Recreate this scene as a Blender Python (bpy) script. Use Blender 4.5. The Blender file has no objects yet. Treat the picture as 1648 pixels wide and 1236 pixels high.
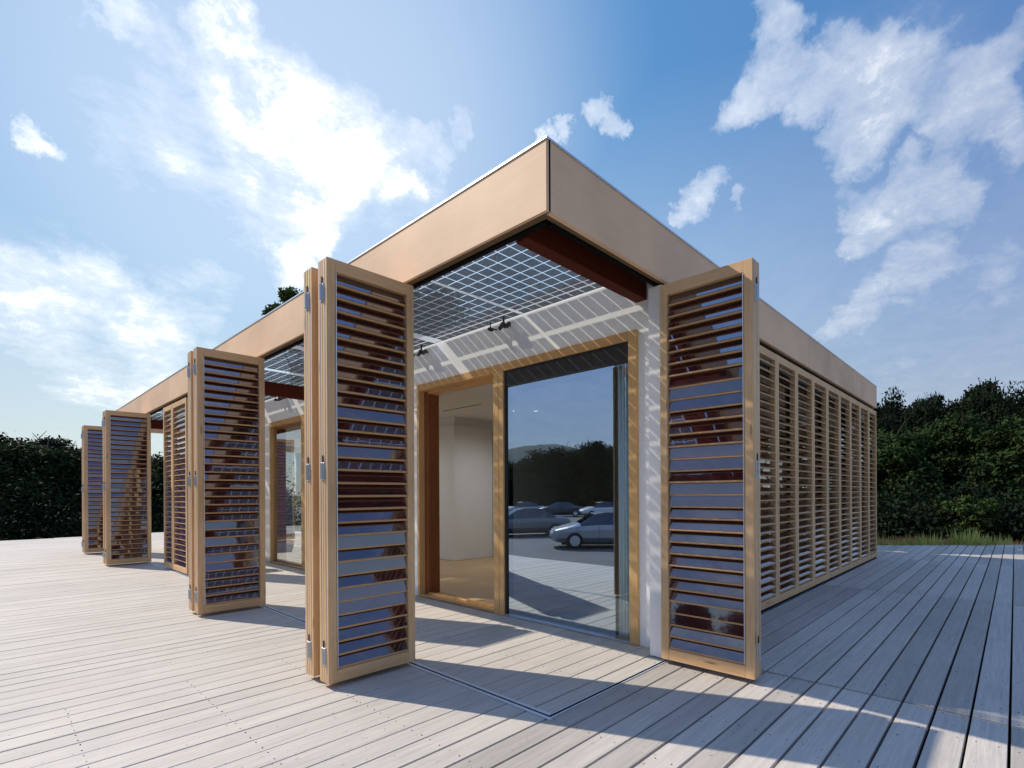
import bpy, math, random
import numpy as np
from mathutils import Vector, Matrix
R = math.radians
random.seed(7); rng = np.random.default_rng(7)
scene = bpy.context.scene
col = scene.collection

# ------------------------------------------------------------------ camera
F_PX, W_PX, CX, CY, ROLL, YAW = 832.02, 1648.0, 835.6, 795.15, -0.0053, 0.7648
CAM = Vector((-2.1308, -1.8265, 1.2107))
fw = Vector((math.cos(YAW), math.sin(YAW), 0)); rt = Vector((math.sin(YAW), -math.cos(YAW), 0)); up = Vector((0, 0, 1))
r3 = rt*math.cos(ROLL) + up*math.sin(ROLL); u3 = -rt*math.sin(ROLL) + up*math.cos(ROLL)
cam_d = bpy.data.cameras.new('camera'); cam = bpy.data.objects.new('camera', cam_d); col.objects.link(cam)
m3 = Matrix((r3, u3, -fw)).transposed()
cam.matrix_world = Matrix.Translation(CAM) @ m3.to_4x4()
cam_d.sensor_width = 36.0; cam_d.lens = F_PX/W_PX*36.0
cam_d.shift_x = (824.0-CX)/W_PX; cam_d.shift_y = (CY-618.0)/W_PX
cam_d.clip_start = 0.05; cam_d.clip_end = 6000
scene.camera = cam

# ------------------------------------------------------------------ light
SUN_EL = R(41.3); SUN_AZ = math.atan2(-0.403, 0.915)      # azimuth from +Y towards +X
to_sun = Vector((math.sin(SUN_AZ)*math.cos(SUN_EL), math.cos(SUN_AZ)*math.cos(SUN_EL), math.sin(SUN_EL)))
sl = bpy.data.lights.new('sun', 'SUN'); sl.energy = 2.6; sl.angle = R(0.5); sl.color = (1.0, 0.90, 0.76)
so = bpy.data.objects.new('sun', sl); col.objects.link(so)
so.rotation_euler = to_sun.to_track_quat('Z', 'Y').to_euler()
scene.view_settings.view_transform = 'Standard'; scene.view_settings.look = 'None'
scene.view_settings.gamma = 1.0; scene.view_settings.exposure = 1.03
scene.cycles.max_bounces = 10; scene.cycles.transparent_max_bounces = 24
scene.cycles.glossy_bounces = 5; scene.cycles.diffuse_bounces = 4
scene.cycles.use_denoising = True

# ------------------------------------------------------------------ node helper
class N:
    def __init__(s, tree): s.t = tree
    def n(s, typ, **kw):
        nd = s.t.nodes.new(typ)
        for k, v in kw.items():
            if k.startswith('i_'):
                nd.inputs[k[2:]].default_value = v
            else: setattr(nd, k, v)
        return nd
    def l(s, a, b): s.t.links.new(a, b)
    def math(s, op, a, b=None, c=None, clamp=False):
        nd = s.t.nodes.new('ShaderNodeMath'); nd.operation = op; nd.use_clamp = clamp
        for i, v in enumerate((a, b, c)):
            if v is None: continue
            if isinstance(v, (int, float)): nd.inputs[i].default_value = v
            else: s.l(v, nd.inputs[i])
        return nd.outputs[0]
    def vmath(s, op, a, b=None):
        nd = s.t.nodes.new('ShaderNodeVectorMath'); nd.operation = op
        for i, v in enumerate((a, b)):
            if v is None: continue
            if isinstance(v, (tuple, list)): nd.inputs[i].default_value = v
            else: s.l(v, nd.inputs[i])
        return nd
    def mr(s, v, a, b, c=0.0, d=1.0, smooth=False):
        nd = s.t.nodes.new('ShaderNodeMapRange'); nd.interpolation_type = 'SMOOTHSTEP' if smooth else 'LINEAR'
        s.l(v, nd.inputs[0])
        for i, x in enumerate((a, b, c, d)): nd.inputs[i+1].default_value = x
        return nd.outputs[0]
    def mix(s, f, a, b, blend='MIX'):
        nd = s.t.nodes.new('ShaderNodeMix'); nd.data_type = 'RGBA'; nd.blend_type = blend
        for i, v in ((0, f), (6, a), (7, b)):
            if isinstance(v, (int, float)): nd.inputs[i].default_value = v
            elif isinstance(v, (tuple, list)): nd.inputs[i].default_value = (*v[:3], 1)
            else: s.l(v, nd.inputs[i])
        return nd.outputs[2]
    def noise(s, vec, scale, detail=4, rough=.55, dist=0.0):
        nd = s.t.nodes.new('ShaderNodeTexNoise'); nd.inputs['Scale'].default_value = scale
        nd.inputs['Detail'].default_value = detail; nd.inputs['Roughness'].default_value = rough
        nd.inputs['Distortion'].default_value = dist
        if vec is not None: s.l(vec, nd.inputs['Vector'])
        return nd
    def ramp(s, f, stops):
        nd = s.t.nodes.new('ShaderNodeValToRGB'); e = nd.color_ramp.elements
        while len(e) < len(stops): e.new(0.5)
        for i, (p, c) in enumerate(stops): e[i].position = p; e[i].color = (*c[:3], 1)
        s.l(f, nd.inputs[0]); return nd.outputs[0]

# ------------------------------------------------------------------ world: physical sky + drifting cloud
def cam_dir(px, py):
    d = fw + r3*((px-CX)/F_PX) - u3*((py-CY)/F_PX); return d.normalized()
world = bpy.data.worlds.new('World'); scene.world = world; world.use_nodes = True
wt = world.node_tree; wt.nodes.clear(); w = N(wt)
sky = w.n('ShaderNodeTexSky', sky_type='NISHITA', sun_disc=False, sun_elevation=SUN_EL, sun_rotation=SUN_AZ, altitude=50, air_density=1.0, dust_density=0.1, ozone_density=2.0)
tc = w.n('ShaderNodeTexCoord')
hs = w.n('ShaderNodeHueSaturation'); hs.inputs['Saturation'].default_value = 1.18; hs.inputs['Value'].default_value = 1.0
w.l(sky.outputs[0], hs.inputs['Color'])
# cloud banks: (x, y, radius, strength) of the banks as seen from the deck, kept as sky directions
BANKS = [(560,120,140,.36),(260,640,170,.5),(690,330,90,.30),(450,210,230,.48),(190,120,170,.30),(330,380,160,.30),(150,560,230,.45),(620,330,120,.4),(1430,160,150,.20),(1490,420,150,.20),(1600,250,100,.24),(490,240,105,1.0),(430,165,85,.85),(375,85,75,.7),(348,12,55,1.0),(565,225,75,.85),(545,300,75,.9),(425,310,60,.6),(300,90,90,.35),
 (185,25,45,.75),(250,60,40,.5),(45,212,34,.75),(80,235,26,.6),(90,120,110,.22),(240,250,110,.38),(110,310,90,.28),(50,475,85,.8),(165,470,75,.8),(245,520,60,.7),(330,480,60,.5),
 (530,370,45,.8),(480,420,55,.7),(655,312,26,.8),(690,222,40,.62),(745,203,24,.6),(640,200,30,.3),(60,610,80,.5),(170,600,80,.42),(260,600,60,.6),(30,560,60,.4),
 (882,192,17,.75),(935,172,24,.75),(965,192,22,.7),(992,203,14,.6),(1150,300,26,.62),(1125,325,26,.7),(1103,348,18,.65),(1192,324,14,.55),
 (1248,20,30,.62),(1262,50,34,.7),(1245,120,36,.7),(1238,160,40,.8),(1200,192,28,.8),(1360,75,40,.7),(1420,60,45,.7),(1450,100,55,.85),(1395,150,60,.95),(1330,165,45,.9),(1290,155,40,.85),
 (1470,150,55,.8),(1400,210,45,.85),(1370,235,36,.7),(1560,150,45,.62),(1610,120,50,.75),(1600,190,55,.8),(1545,215,45,.75),(1640,230,50,.7),(1650,60,40,.5),
 (1370,300,28,.5),(1365,345,32,.7),(1420,320,45,.75),(1480,310,55,.85),(1520,340,45,.8),(1400,375,45,.85),(1370,390,30,.8),(1450,365,40,.7),(1460,260,26,.6),(1500,200,30,.6),
 (1500,420,50,.75),(1460,455,55,.85),(1400,490,50,.85),(1350,520,36,.8),(1320,540,26,.6),(1600,400,55,.6),(1620,450,50,.55),(1570,490,50,.45),
 (1240,470,30,.35),(1500,640,90,.55),(1600,600,70,.4),(1440,600,50,.5),(700,90,40,.1)]
gen = tc.outputs['Generated']
warp = w.noise(gen, 4.0, 8, .66); wv = w.vmath('SUBTRACT', warp.outputs['Color'], (0.5, 0.5, 0.5)); ws = w.vmath('SCALE', wv.outputs[0]); ws.inputs[3].default_value = 0.24
dirn = w.vmath('ADD', gen, ws.outputs[0]); dn = w.vmath('NORMALIZE', dirn.outputs[0]).outputs[0]
sundot = w.vmath('DOT_PRODUCT', gen, tuple(cam_dir(470, 230))).outputs['Value']
tot = None
for px, py, r, s in BANKS:
    d = cam_dir(px, py); e = cam_dir(px+r, py) if px < 824 else cam_dir(px-r, py)
    ca = math.cos(d.angle(e)*1.35)
    dp = w.vmath('DOT_PRODUCT', dn, tuple(d)).outputs['Value']
    v = w.mr(dp, ca, 1.0, 0.0, s, smooth=True)
    tot = v if tot is None else w.math('ADD', w.math('MAXIMUM', tot, v), w.math('MULTIPLY', w.math('MINIMUM', tot, v), .35))
sep = w.n('ShaderNodeSeparateXYZ'); w.l(gen, sep.inputs[0])
# cloud added out of view, behind and overhead, for reflections and brighter fill light
den = w.math('ADD', w.math('MAXIMUM', sep.outputs[2], 0.0), 0.22)
pl_ = w.n('ShaderNodeCombineXYZ'); w.l(w.math('DIVIDE', sep.outputs[0], den), pl_.inputs[0]); w.l(w.math('DIVIDE', sep.outputs[1], den), pl_.inputs[1])
n1 = w.noise(pl_.outputs[0], 2.2, 12, .66, .6); n2 = w.noise(pl_.outputs[0], 10.0, 12, .74, .3)
nz = w.math('ADD', w.math('MULTIPLY', n1.outputs[0], .62), w.math('MULTIPLY', n2.outputs[0], .38))
streak = w.math('SUBTRACT', nz, .5)
mask = w.math('ADD', tot, w.math('MULTIPLY', streak, 3.4))
totc = w.math('MULTIPLY', w.math('MINIMUM', tot, 1.15), w.mr(sundot, .55, .95, .90, 1.30))
a1 = w.mr(w.math('MULTIPLY', totc, w.mr(nz, .35, .65, .15, 1.30)), .12, 1.50, 0, .95, smooth=True)
soft = w.math('MULTIPLY', w.math('MULTIPLY', w.mr(tot, .0, .95), w.mr(sundot, .5, .95, .60, .74)), w.mr(nz, .32, .60, .35, 1.0))
back = w.mr(nz, .46, .64, .08, .75, smooth=True)
bk = w.math('MAXIMUM', w.math('MULTIPLY', w.mr(w.vmath('DOT_PRODUCT', gen, tuple(fw)).outputs['Value'], .2, -.3, 0, 1), w.mr(sep.outputs[2], .38, .62)), w.mr(sep.outputs[2], .74, .86))
alpha = w.math('MAXIMUM', w.math('MAXIMUM', a1, soft), w.math('MULTIPLY', back, bk))
# horizon haze
hz = w.mr(sep.outputs[2], 0.02, .62, .46, 0, smooth=False)
glow = w.mr(sundot, .84, 1.0, 0, .30, smooth=True)
alpha2 = w.math('MAXIMUM', alpha, w.math('MAXIMUM', hz, glow), clamp=True)
cl = w.mix(w.mr(n2.outputs[0], .3, .72), (2.1, 2.35, 2.75), (3.0, 3.1, 3.25))
clb = w.mix(w.mr(sundot, .55, 1.0, 0, 1), cl, (4.6, 4.6, 4.6))
dark = w.mr(sep.outputs[2], .70, .85, 1.0, 2.1)  # overhead sky, out of view, brightened to add blue fill light
lum = w.vmath('DOT_PRODUCT', hs.outputs[0], (.25, .6, .15)).outputs['Value']
cmpf = w.math('DIVIDE', 1.62, w.math('ADD', 1.0, w.math('MULTIPLY', lum, 1.0)))
skm = w.vmath('SCALE', hs.outputs[0]); w.l(w.math('MULTIPLY', dark, cmpf), skm.inputs[3])
tint = w.mix(w.mr(sundot, .45, .97, 0, 1), (.74, .74, .84), (1.0, 1.16, 1.04))
skt = w.vmath('MULTIPLY', skm.outputs[0], tint)
skyc = w.mix(alpha2, skt.outputs[0], clb)
bg = w.n('ShaderNodeBackground'); bg.inputs['Strength'].default_value = 0.15
w.l(skyc, bg.inputs['Color']); wo = w.n('ShaderNodeOutputWorld'); w.l(bg.outputs[0], wo.inputs[0])

# ------------------------------------------------------------------ materials
MATS = {}
def newmat(name):
    m = bpy.data.materials.new(name); m.use_nodes = True; m.node_tree.nodes.clear(); MATS[name] = m
    k = N(m.node_tree); out = k.n('ShaderNodeOutputMaterial'); return m, k, out
def pbsdf(k, color=None, rough=.6, metal=0, spec=.5, bump=None, bstr=.2, bdist=.01):
    p = k.n('ShaderNodeBsdfPrincipled')
    if color is not None:
        if isinstance(color, (tuple, list)): p.inputs['Base Color'].default_value = (*color[:3], 1)
        else: k.l(color, p.inputs['Base Color'])
    if isinstance(rough, (int, float)): p.inputs['Roughness'].default_value = rough
    else: k.l(rough, p.inputs['Roughness'])
    p.inputs['Metallic'].default_value = metal; p.inputs['Specular IOR Level'].default_value = spec
    if bump is not None:
        b = k.n('ShaderNodeBump'); b.inputs['Strength'].default_value = bstr; b.inputs['Distance'].default_value = bdist
        k.l(bump, b.inputs['Height']); k.l(b.outputs[0], p.inputs['Normal'])
    return p
def wood(name, c1, c2, axis='x', scale=1.0, rough=.55, knots=False, spec=.4, bstr=.15):
    m, k, out = newmat(name)
    t = k.n('ShaderNodeTexCoord'); mp = k.n('ShaderNodeMapping')
    s = {'x': (1.0, 22, 22), 'y': (22, 1.0, 22), 'z': (22, 22, 1.0)}[axis]
    mp.inputs['Scale'].default_value = tuple(a*scale for a in s); k.l(t.outputs['Object'], mp.inputs[0])
    g = k.noise(mp.outputs[0], 2.2, 6, .62, .6)
    fine = k.noise(mp.outputs[0], 9.0, 3, .6)
    big = k.noise(t.outputs['Object'], 1.3, 3, .5)
    inf = k.n('ShaderNodeObjectInfo')
    f = k.math('ADD', k.math('MULTIPLY', k.mr(g.outputs[0], .3, .7), .65), k.math('MULTIPLY', k.mr(fine.outputs[0], .3, .7), .35))
    c = k.mix(f, c1, c2)
    if knots:
        vk = k.n('ShaderNodeTexVoronoi'); mk = k.n('ShaderNodeMapping'); mk.inputs['Scale'].default_value = {'x': (1.3, 7, 7), 'y': (7, 1.3, 7), 'z': (7, 7, 1.3)}[axis]
        off_ = k.vmath('SCALE', inf.outputs['Location']); off_.inputs[3].default_value = 3.7
        k.l(k.vmath('ADD', t.outputs['Object'], off_.outputs[0]).outputs[0], mk.inputs[0]); k.l(mk.outputs[0], vk.inputs['Vector']); vk.inputs['Scale'].default_value = 1.6
        c = k.mix(k.mr(vk.outputs['Distance'], .055, .13, .75, 0), c, tuple(q*.38 for q in c2))
    v = k.math('ADD', k.mr(big.outputs[0], .3, .7, .84, 1.08), k.mr(inf.outputs['Random'], 0, 1, -.05, .05))
    cc = k.vmath('SCALE', c); k.l(v, cc.inputs[3])
    p = pbsdf(k, cc.outputs[0], rough, spec=spec, bump=f, bstr=bstr, bdist=.002)
    k.l(p.outputs[0], out.inputs[0]); return m
wood('larch_x', (.78,.52,.285), (.56,.32,.14), 'x', knots=True); wood('larch_y', (.78,.52,.285), (.68,.42,.205), 'y'); wood('larch_z', (.80,.54,.30), (.58,.335,.15), 'z', knots=True)
wood('slat_wood', (.66,.40,.19), (.52,.28,.12), 'x')
wood('oak_x', (.68,.40,.165), (.54,.28,.09), 'x'); wood('oak_y', (.68,.40,.165), (.54,.28,.09), 'y'); wood('oak_z', (.72,.45,.20), (.58,.33,.115), 'z')
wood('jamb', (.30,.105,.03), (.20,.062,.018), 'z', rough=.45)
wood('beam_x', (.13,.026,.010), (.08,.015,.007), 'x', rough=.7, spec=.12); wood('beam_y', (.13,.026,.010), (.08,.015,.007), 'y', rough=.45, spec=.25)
wood('ply_x', (.82,.56,.365), (.76,.50,.31), 'x', .6, rough=.6, bstr=.06); wood('ply_y', (.82,.56,.365), (.76,.50,.31), 'y', .6, rough=.6, bstr=.06)
wood('parquet', (.62,.41,.21), (.52,.32,.15), 'y', rough=.28)
def simple(name, c, rough=.5, metal=0, spec=.5, nscale=0, namp=.1, bstr=0):
    m, k, out = newmat(name)
    if nscale:
        t = k.n('ShaderNodeTexCoord'); nz = k.noise(t.outputs['Object'], nscale, 5, .6)
        v = k.mr(nz.outputs[0], .3, .7, 1-namp, 1+namp); rgb = k.n('ShaderNodeRGB'); rgb.outputs[0].default_value = (*c, 1)
        cc = k.vmath('SCALE', rgb.outputs[0]); k.l(v, cc.inputs[3])
        p = pbsdf(k, cc.outputs[0], rough, metal, spec, nz.outputs[0] if bstr else None, bstr)
    else: p = pbsdf(k, c, rough, metal, spec)
    k.l(p.outputs[0], out.inputs[0]); return m
simple('render_wall', (.88,.88,.87), .85, spec=.2, nscale=60, namp=.03, bstr=.05)
simple('white_paint', (.86,.86,.85), .6, spec=.3, nscale=3, namp=.02)
simple('ceiling_paint', (.84,.85,.85), .8, spec=.2)
simple('aluminium', (.72,.74,.76), .38, 1, nscale=40, namp=.06)
simple('track_metal', (.62,.66,.70), .45, .35, nscale=30, namp=.08)
simple('steel', (.50,.51,.53), .35, 1, nscale=60, namp=.1)
simple('bronze_frame', (.022,.019,.017), .38, spec=.5)
simple('black_metal', (.012,.012,.013), .4)
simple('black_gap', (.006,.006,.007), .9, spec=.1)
simple('strip_wood', (.16,.095,.04), .6)
simple('rubber', (.012,.012,.012), .7)
simple('roof_membrane', (.35,.35,.34), .8, nscale=5)
simple('concrete', (.35,.34,.32), .85, nscale=6, bstr=.1)
# louvre glass: dark wine photovoltaic glass that mirrors the sky
m, k, out = newmat('louvre_glass')
t = k.n('ShaderNodeTexCoord'); nz = k.noise(t.outputs['Object'], 3.0, 2, .5)
c = k.ramp(nz.outputs[0], [(.35, (.085,.018,.016)), (.65, (.035,.012,.014))])
wob = k.noise(t.outputs['Object'], 6.0, 2, .5)
p = pbsdf(k, c, .08, 0, .5); gl = k.n('ShaderNodeBsdfGlossy'); gl.inputs['Roughness'].default_value = .02; gl.inputs['Color'].default_value = (.66,.78,.88,1)
b = k.n('ShaderNodeBump'); b.inputs['Strength'].default_value = .12; b.inputs['Distance'].default_value = .004; k.l(wob.outputs[0], b.inputs['Height'])
k.l(b.outputs[0], gl.inputs['Normal']); lw = k.n('ShaderNodeLayerWeight'); lw.inputs['Blend'].default_value = .35
f = k.mr(lw.outputs['Fresnel'], 0, 1, .17, .85)
mx = k.n('ShaderNodeMixShader'); k.l(f, mx.inputs[0]); k.l(p.outputs[0], mx.inputs[1]); k.l(gl.outputs[0], mx.inputs[2]); k.l(mx.outputs[0], out.inputs[0])
def glass(name, tint, refl, refl_col=(1,1,1), wob=0.0, lo=None):
    m, k, out = newmat(name)
    tr = k.n('ShaderNodeBsdfTransparent'); tr.inputs[0].default_value = (*tint, 1)
    gl = k.n('ShaderNodeBsdfGlossy'); gl.inputs['Roughness'].default_value = 0.0; gl.inputs['Color'].default_value = (*refl_col, 1)
    lw = k.n('ShaderNodeLayerWeight'); lw.inputs['Blend'].default_value = .3
    if wob:
        t = k.n('ShaderNodeTexCoord'); nz = k.noise(t.outputs['Object'], 1.1, 2, .5); b = k.n('ShaderNodeBump'); b.inputs['Strength'].default_value = wob; b.inputs['Distance'].default_value = .003
        k.l(nz.outputs[0], b.inputs['Height']); k.l(b.outputs[0], gl.inputs['Normal'])
    gm = k.n('ShaderNodeNewGeometry'); f = k.math('MULTIPLY', k.mr(lw.outputs['Fresnel'], 0, 1, refl, 1.0), k.math('SUBTRACT', 1.0, gm.outputs['Backfacing']))
    mx = k.n('ShaderNodeMixShader'); k.l(f, mx.inputs[0]); k.l(tr.outputs[0], mx.inputs[1]); k.l(gl.outputs[0], mx.inputs[2]); k.l(mx.outputs[0], out.inputs[0])
glass('door_glass', (.54,.58,.60), .60, (.66,.82,1.0), .25)
glass('facade_glass', (.90,.92,.92), .35, (.9,.95,1.0), .2)
glass('side_glass', (.90,.94,.95), .12, (.8,.9,1.0))
m, k, out = newmat('roof_glass')
tr = k.n('ShaderNodeBsdfTransparent'); tr.inputs[0].default_value = (.96,.98,.98,1); tl = k.n('ShaderNodeBsdfTranslucent'); tl.inputs[0].default_value = (.9,.93,.95,1)
m1 = k.n('ShaderNodeMixShader'); m1.inputs[0].default_value = .12; k.l(tr.outputs[0], m1.inputs[1]); k.l(tl.outputs[0], m1.inputs[2])
gl = k.n('ShaderNodeBsdfGlossy'); gl.inputs['Roughness'].default_value = .01; m2 = k.n('ShaderNodeMixShader'); m2.inputs[0].default_value = .04
k.l(m1.outputs[0], m2.inputs[1]); k.l(gl.outputs[0], m2.inputs[2]); k.l(m2.outputs[0], out.inputs[0])
glass('car_glass', (.05,.06,.06), .06)
# solar cell: semi-transparent perforated silicon
m, k, out = newmat('solar_cell')
t = k.n('ShaderNodeTexCoord'); vo = k.n('ShaderNodeTexVoronoi'); vo.inputs['Scale'].default_value = 105; vo.inputs['Randomness'].default_value = 0.0
mpv = k.n('ShaderNodeMapping'); mpv.inputs['Rotation'].default_value = (0, 0, .785); k.l(t.outputs['Object'], mpv.inputs[0]); k.l(mpv.outputs[0], vo.inputs['Vector'])
vo.voronoi_dimensions = '2D'
hole = k.math('LESS_THAN', vo.outputs['Distance'], .27)
p = pbsdf(k, (.05,.08,.14), .5, 0, .3); tr = k.n('ShaderNodeBsdfTransparent')
mx = k.n('ShaderNodeMixShader'); k.l(k.math('ADD', k.math('MULTIPLY', hole, .64), .18), mx.inputs[0]); k.l(p.outputs[0], mx.inputs[1]); k.l(tr.outputs[0], mx.inputs[2]); k.l(mx.outputs[0], out.inputs[0])
# deck board
m, k, out = newmat('deck_board')
t = k.n('ShaderNodeTexCoord'); at = k.n('ShaderNodeAttribute'); at.attribute_name = 'rnd'
rv = at.outputs['Fac']
off = k.n('ShaderNodeCombineXYZ'); k.l(k.math('MULTIPLY', rv, 57.0), off.inputs[0]); k.l(k.math('MULTIPLY', rv, 31.0), off.inputs[2])
vv = k.vmath('ADD', t.outputs['Object'], off.outputs[0]).outputs[0]
mp = k.n('ShaderNodeMapping'); mp.inputs['Scale'].default_value = (1.0, 26, 10); k.l(vv, mp.inputs[0])
g = k.noise(mp.outputs[0], 2.0, 7, .65, .9); fine = k.noise(mp.outputs[0], 8.0, 4, .7)
bl = k.noise(vv, 1.8, 4, .6); pt = k.noise(t.outputs['Object'], .45, 4, .6)
base = k.mix(k.mr(g.outputs[0], .3, .7), (.57,.525,.465), (.42,.385,.34))
base = k.mix(k.mr(bl.outputs[0], .55, .75, 0, .35), base, (.36,.335,.32))
base = k.mix(k.mr(k.noise(vv, 38.0, 2, .5).outputs[0], .70, .76, 0, .75), base, (.13,.11,.10))
v = k.math('MULTIPLY', k.math('MULTIPLY', k.mr(rv, 0, 1, .92, 1.05), k.mr(rv, .01, .09, .78, 1.0)), k.mr(pt.outputs[0], .3, .7, .90, 1.08))
v = k.math('MULTIPLY', v, k.mr(fine.outputs[0], .3, .7, .93, 1.05))
cc = k.vmath('SCALE', base); k.l(v, cc.inputs[3])
hb = k.math('ADD', g.outputs[0], k.math('MULTIPLY', fine.outputs[0], .6))
p = pbsdf(k, cc.outputs[0], .72, 0, .35, hb, .35, .004); k.l(p.outputs[0], out.inputs[0])
simple('deck_edge', (.33,.30,.27), .8, nscale=8)
# ground
m, k, out = newmat('grass_ground'); t = k.n('ShaderNodeTexCoord'); a = k.noise(t.outputs['Object'], .6, 6, .6); b_ = k.noise(t.outputs['Object'], 14, 4, .6)
c = k.mix(k.mr(a.outputs[0], .35, .65), (.045,.075,.020), (.085,.095,.035)); c = k.mix(k.mr(b_.outputs[0], .4, .7, 0, .5), c, (.03,.05,.015))
p = pbsdf(k, c, .9, 0, .2, b_.outputs[0], .6, .05); k.l(p.outputs[0], out.inputs[0])
m, k, out = newmat('mulch'); t = k.n('ShaderNodeTexCoord'); a = k.noise(t.outputs['Object'], 9, 6, .7); b_ = k.noise(t.outputs['Object'], .8, 3, .5)
c = k.mix(k.mr(a.outputs[0], .35, .65), (.060,.018,.012), (.028,.010,.008)); c = k.mix(k.mr(b_.outputs[0], .45, .6, 0, .5), c, (.07,.035,.027))
p = pbsdf(k, c, .95, 0, .1, a.outputs[0], 1.0, .05); k.l(p.outputs[0], out.inputs[0])
m, k, out = newmat('asphalt'); t = k.n('ShaderNodeTexCoord'); a = k.noise(t.outputs['Object'], 60, 4, .7); b_ = k.noise(t.outputs['Object'], .5, 4, .6)
c = k.mix(k.mr(a.outputs[0], .3, .7), (.10,.10,.105), (.15,.15,.15)); c = k.mix(k.mr(b_.outputs[0], .4, .6, 0, .5), c, (.09,.088,.085))
p = pbsdf(k, c, .85, 0, .3, a.outputs[0], .4, .01); k.l(p.outputs[0], out.inputs[0])
def foliage(name, c1, c2, c3):
    m, k, out = newmat(name)
    at = k.n('ShaderNodeAttribute'); at.attribute_name = 'rnd'; inf = k.n('ShaderNodeObjectInfo')
    t = k.n('ShaderNodeTexCoord'); nz = k.noise(t.outputs['Object'], .7, 3, .5)
    c = k.mix(at.outputs['Fac'], c1, c2); c = k.mix(k.mr(nz.outputs[0], .48, .68, 0, .8), c, c3)
    v = k.mr(inf.outputs['Random'], 0, 1, .8, 1.15); cc = k.vmath('SCALE', c); k.l(v, cc.inputs[3])
    d = pbsdf(k, cc.outputs[0], .75, 0, .10); tl = k.n('ShaderNodeBsdfTranslucent'); k.l(cc.outputs[0], tl.inputs[0])
    mx = k.n('ShaderNodeMixShader'); mx.inputs[0].default_value = .15; k.l(d.outputs[0], mx.inputs[1]); k.l(tl.outputs[0], mx.inputs[2]); k.l(mx.outputs[0], out.inputs[0])
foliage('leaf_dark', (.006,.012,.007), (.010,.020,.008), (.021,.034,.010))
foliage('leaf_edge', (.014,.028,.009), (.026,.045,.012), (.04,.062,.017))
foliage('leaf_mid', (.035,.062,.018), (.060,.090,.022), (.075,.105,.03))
foliage('leaf_tuft', (.42,.46,.09), (.60,.56,.20), (.50,.52,.14))
simple('bark', (.055,.045,.035), .9, nscale=20, namp=.3, bstr=.6)
simple('curtain_fabric', (.74,.86,.90), .8, spec=.2)
simple('hill_green', (.03,.05,.045), .95, nscale=.3, namp=.3)
def paint(name, c):
    m, k, out = newmat(name); p = pbsdf(k, c, .3, .6, .5); p.inputs['Coat Weight'].default_value = .7; p.inputs['Coat Roughness'].default_value = .05; k.l(p.outputs[0], out.inputs[0])
paint('paint_silver', (.46,.47,.48)); paint('paint_grey', (.22,.23,.245)); paint('paint_dark', (.05,.06,.08)); paint('paint_white', (.75,.75,.74))
simple('tail_lamp', (.25,.01,.01), .2); simple('head_lamp', (.7,.7,.7), .1)
m, k, out = newmat('downlight_and_fill'); e = k.n('ShaderNodeEmission'); e.inputs[0].default_value = (1,.9,.75,1); e.inputs[1].default_value = 2.5; k.l(e.outputs[0], out.inputs[0])

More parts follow.
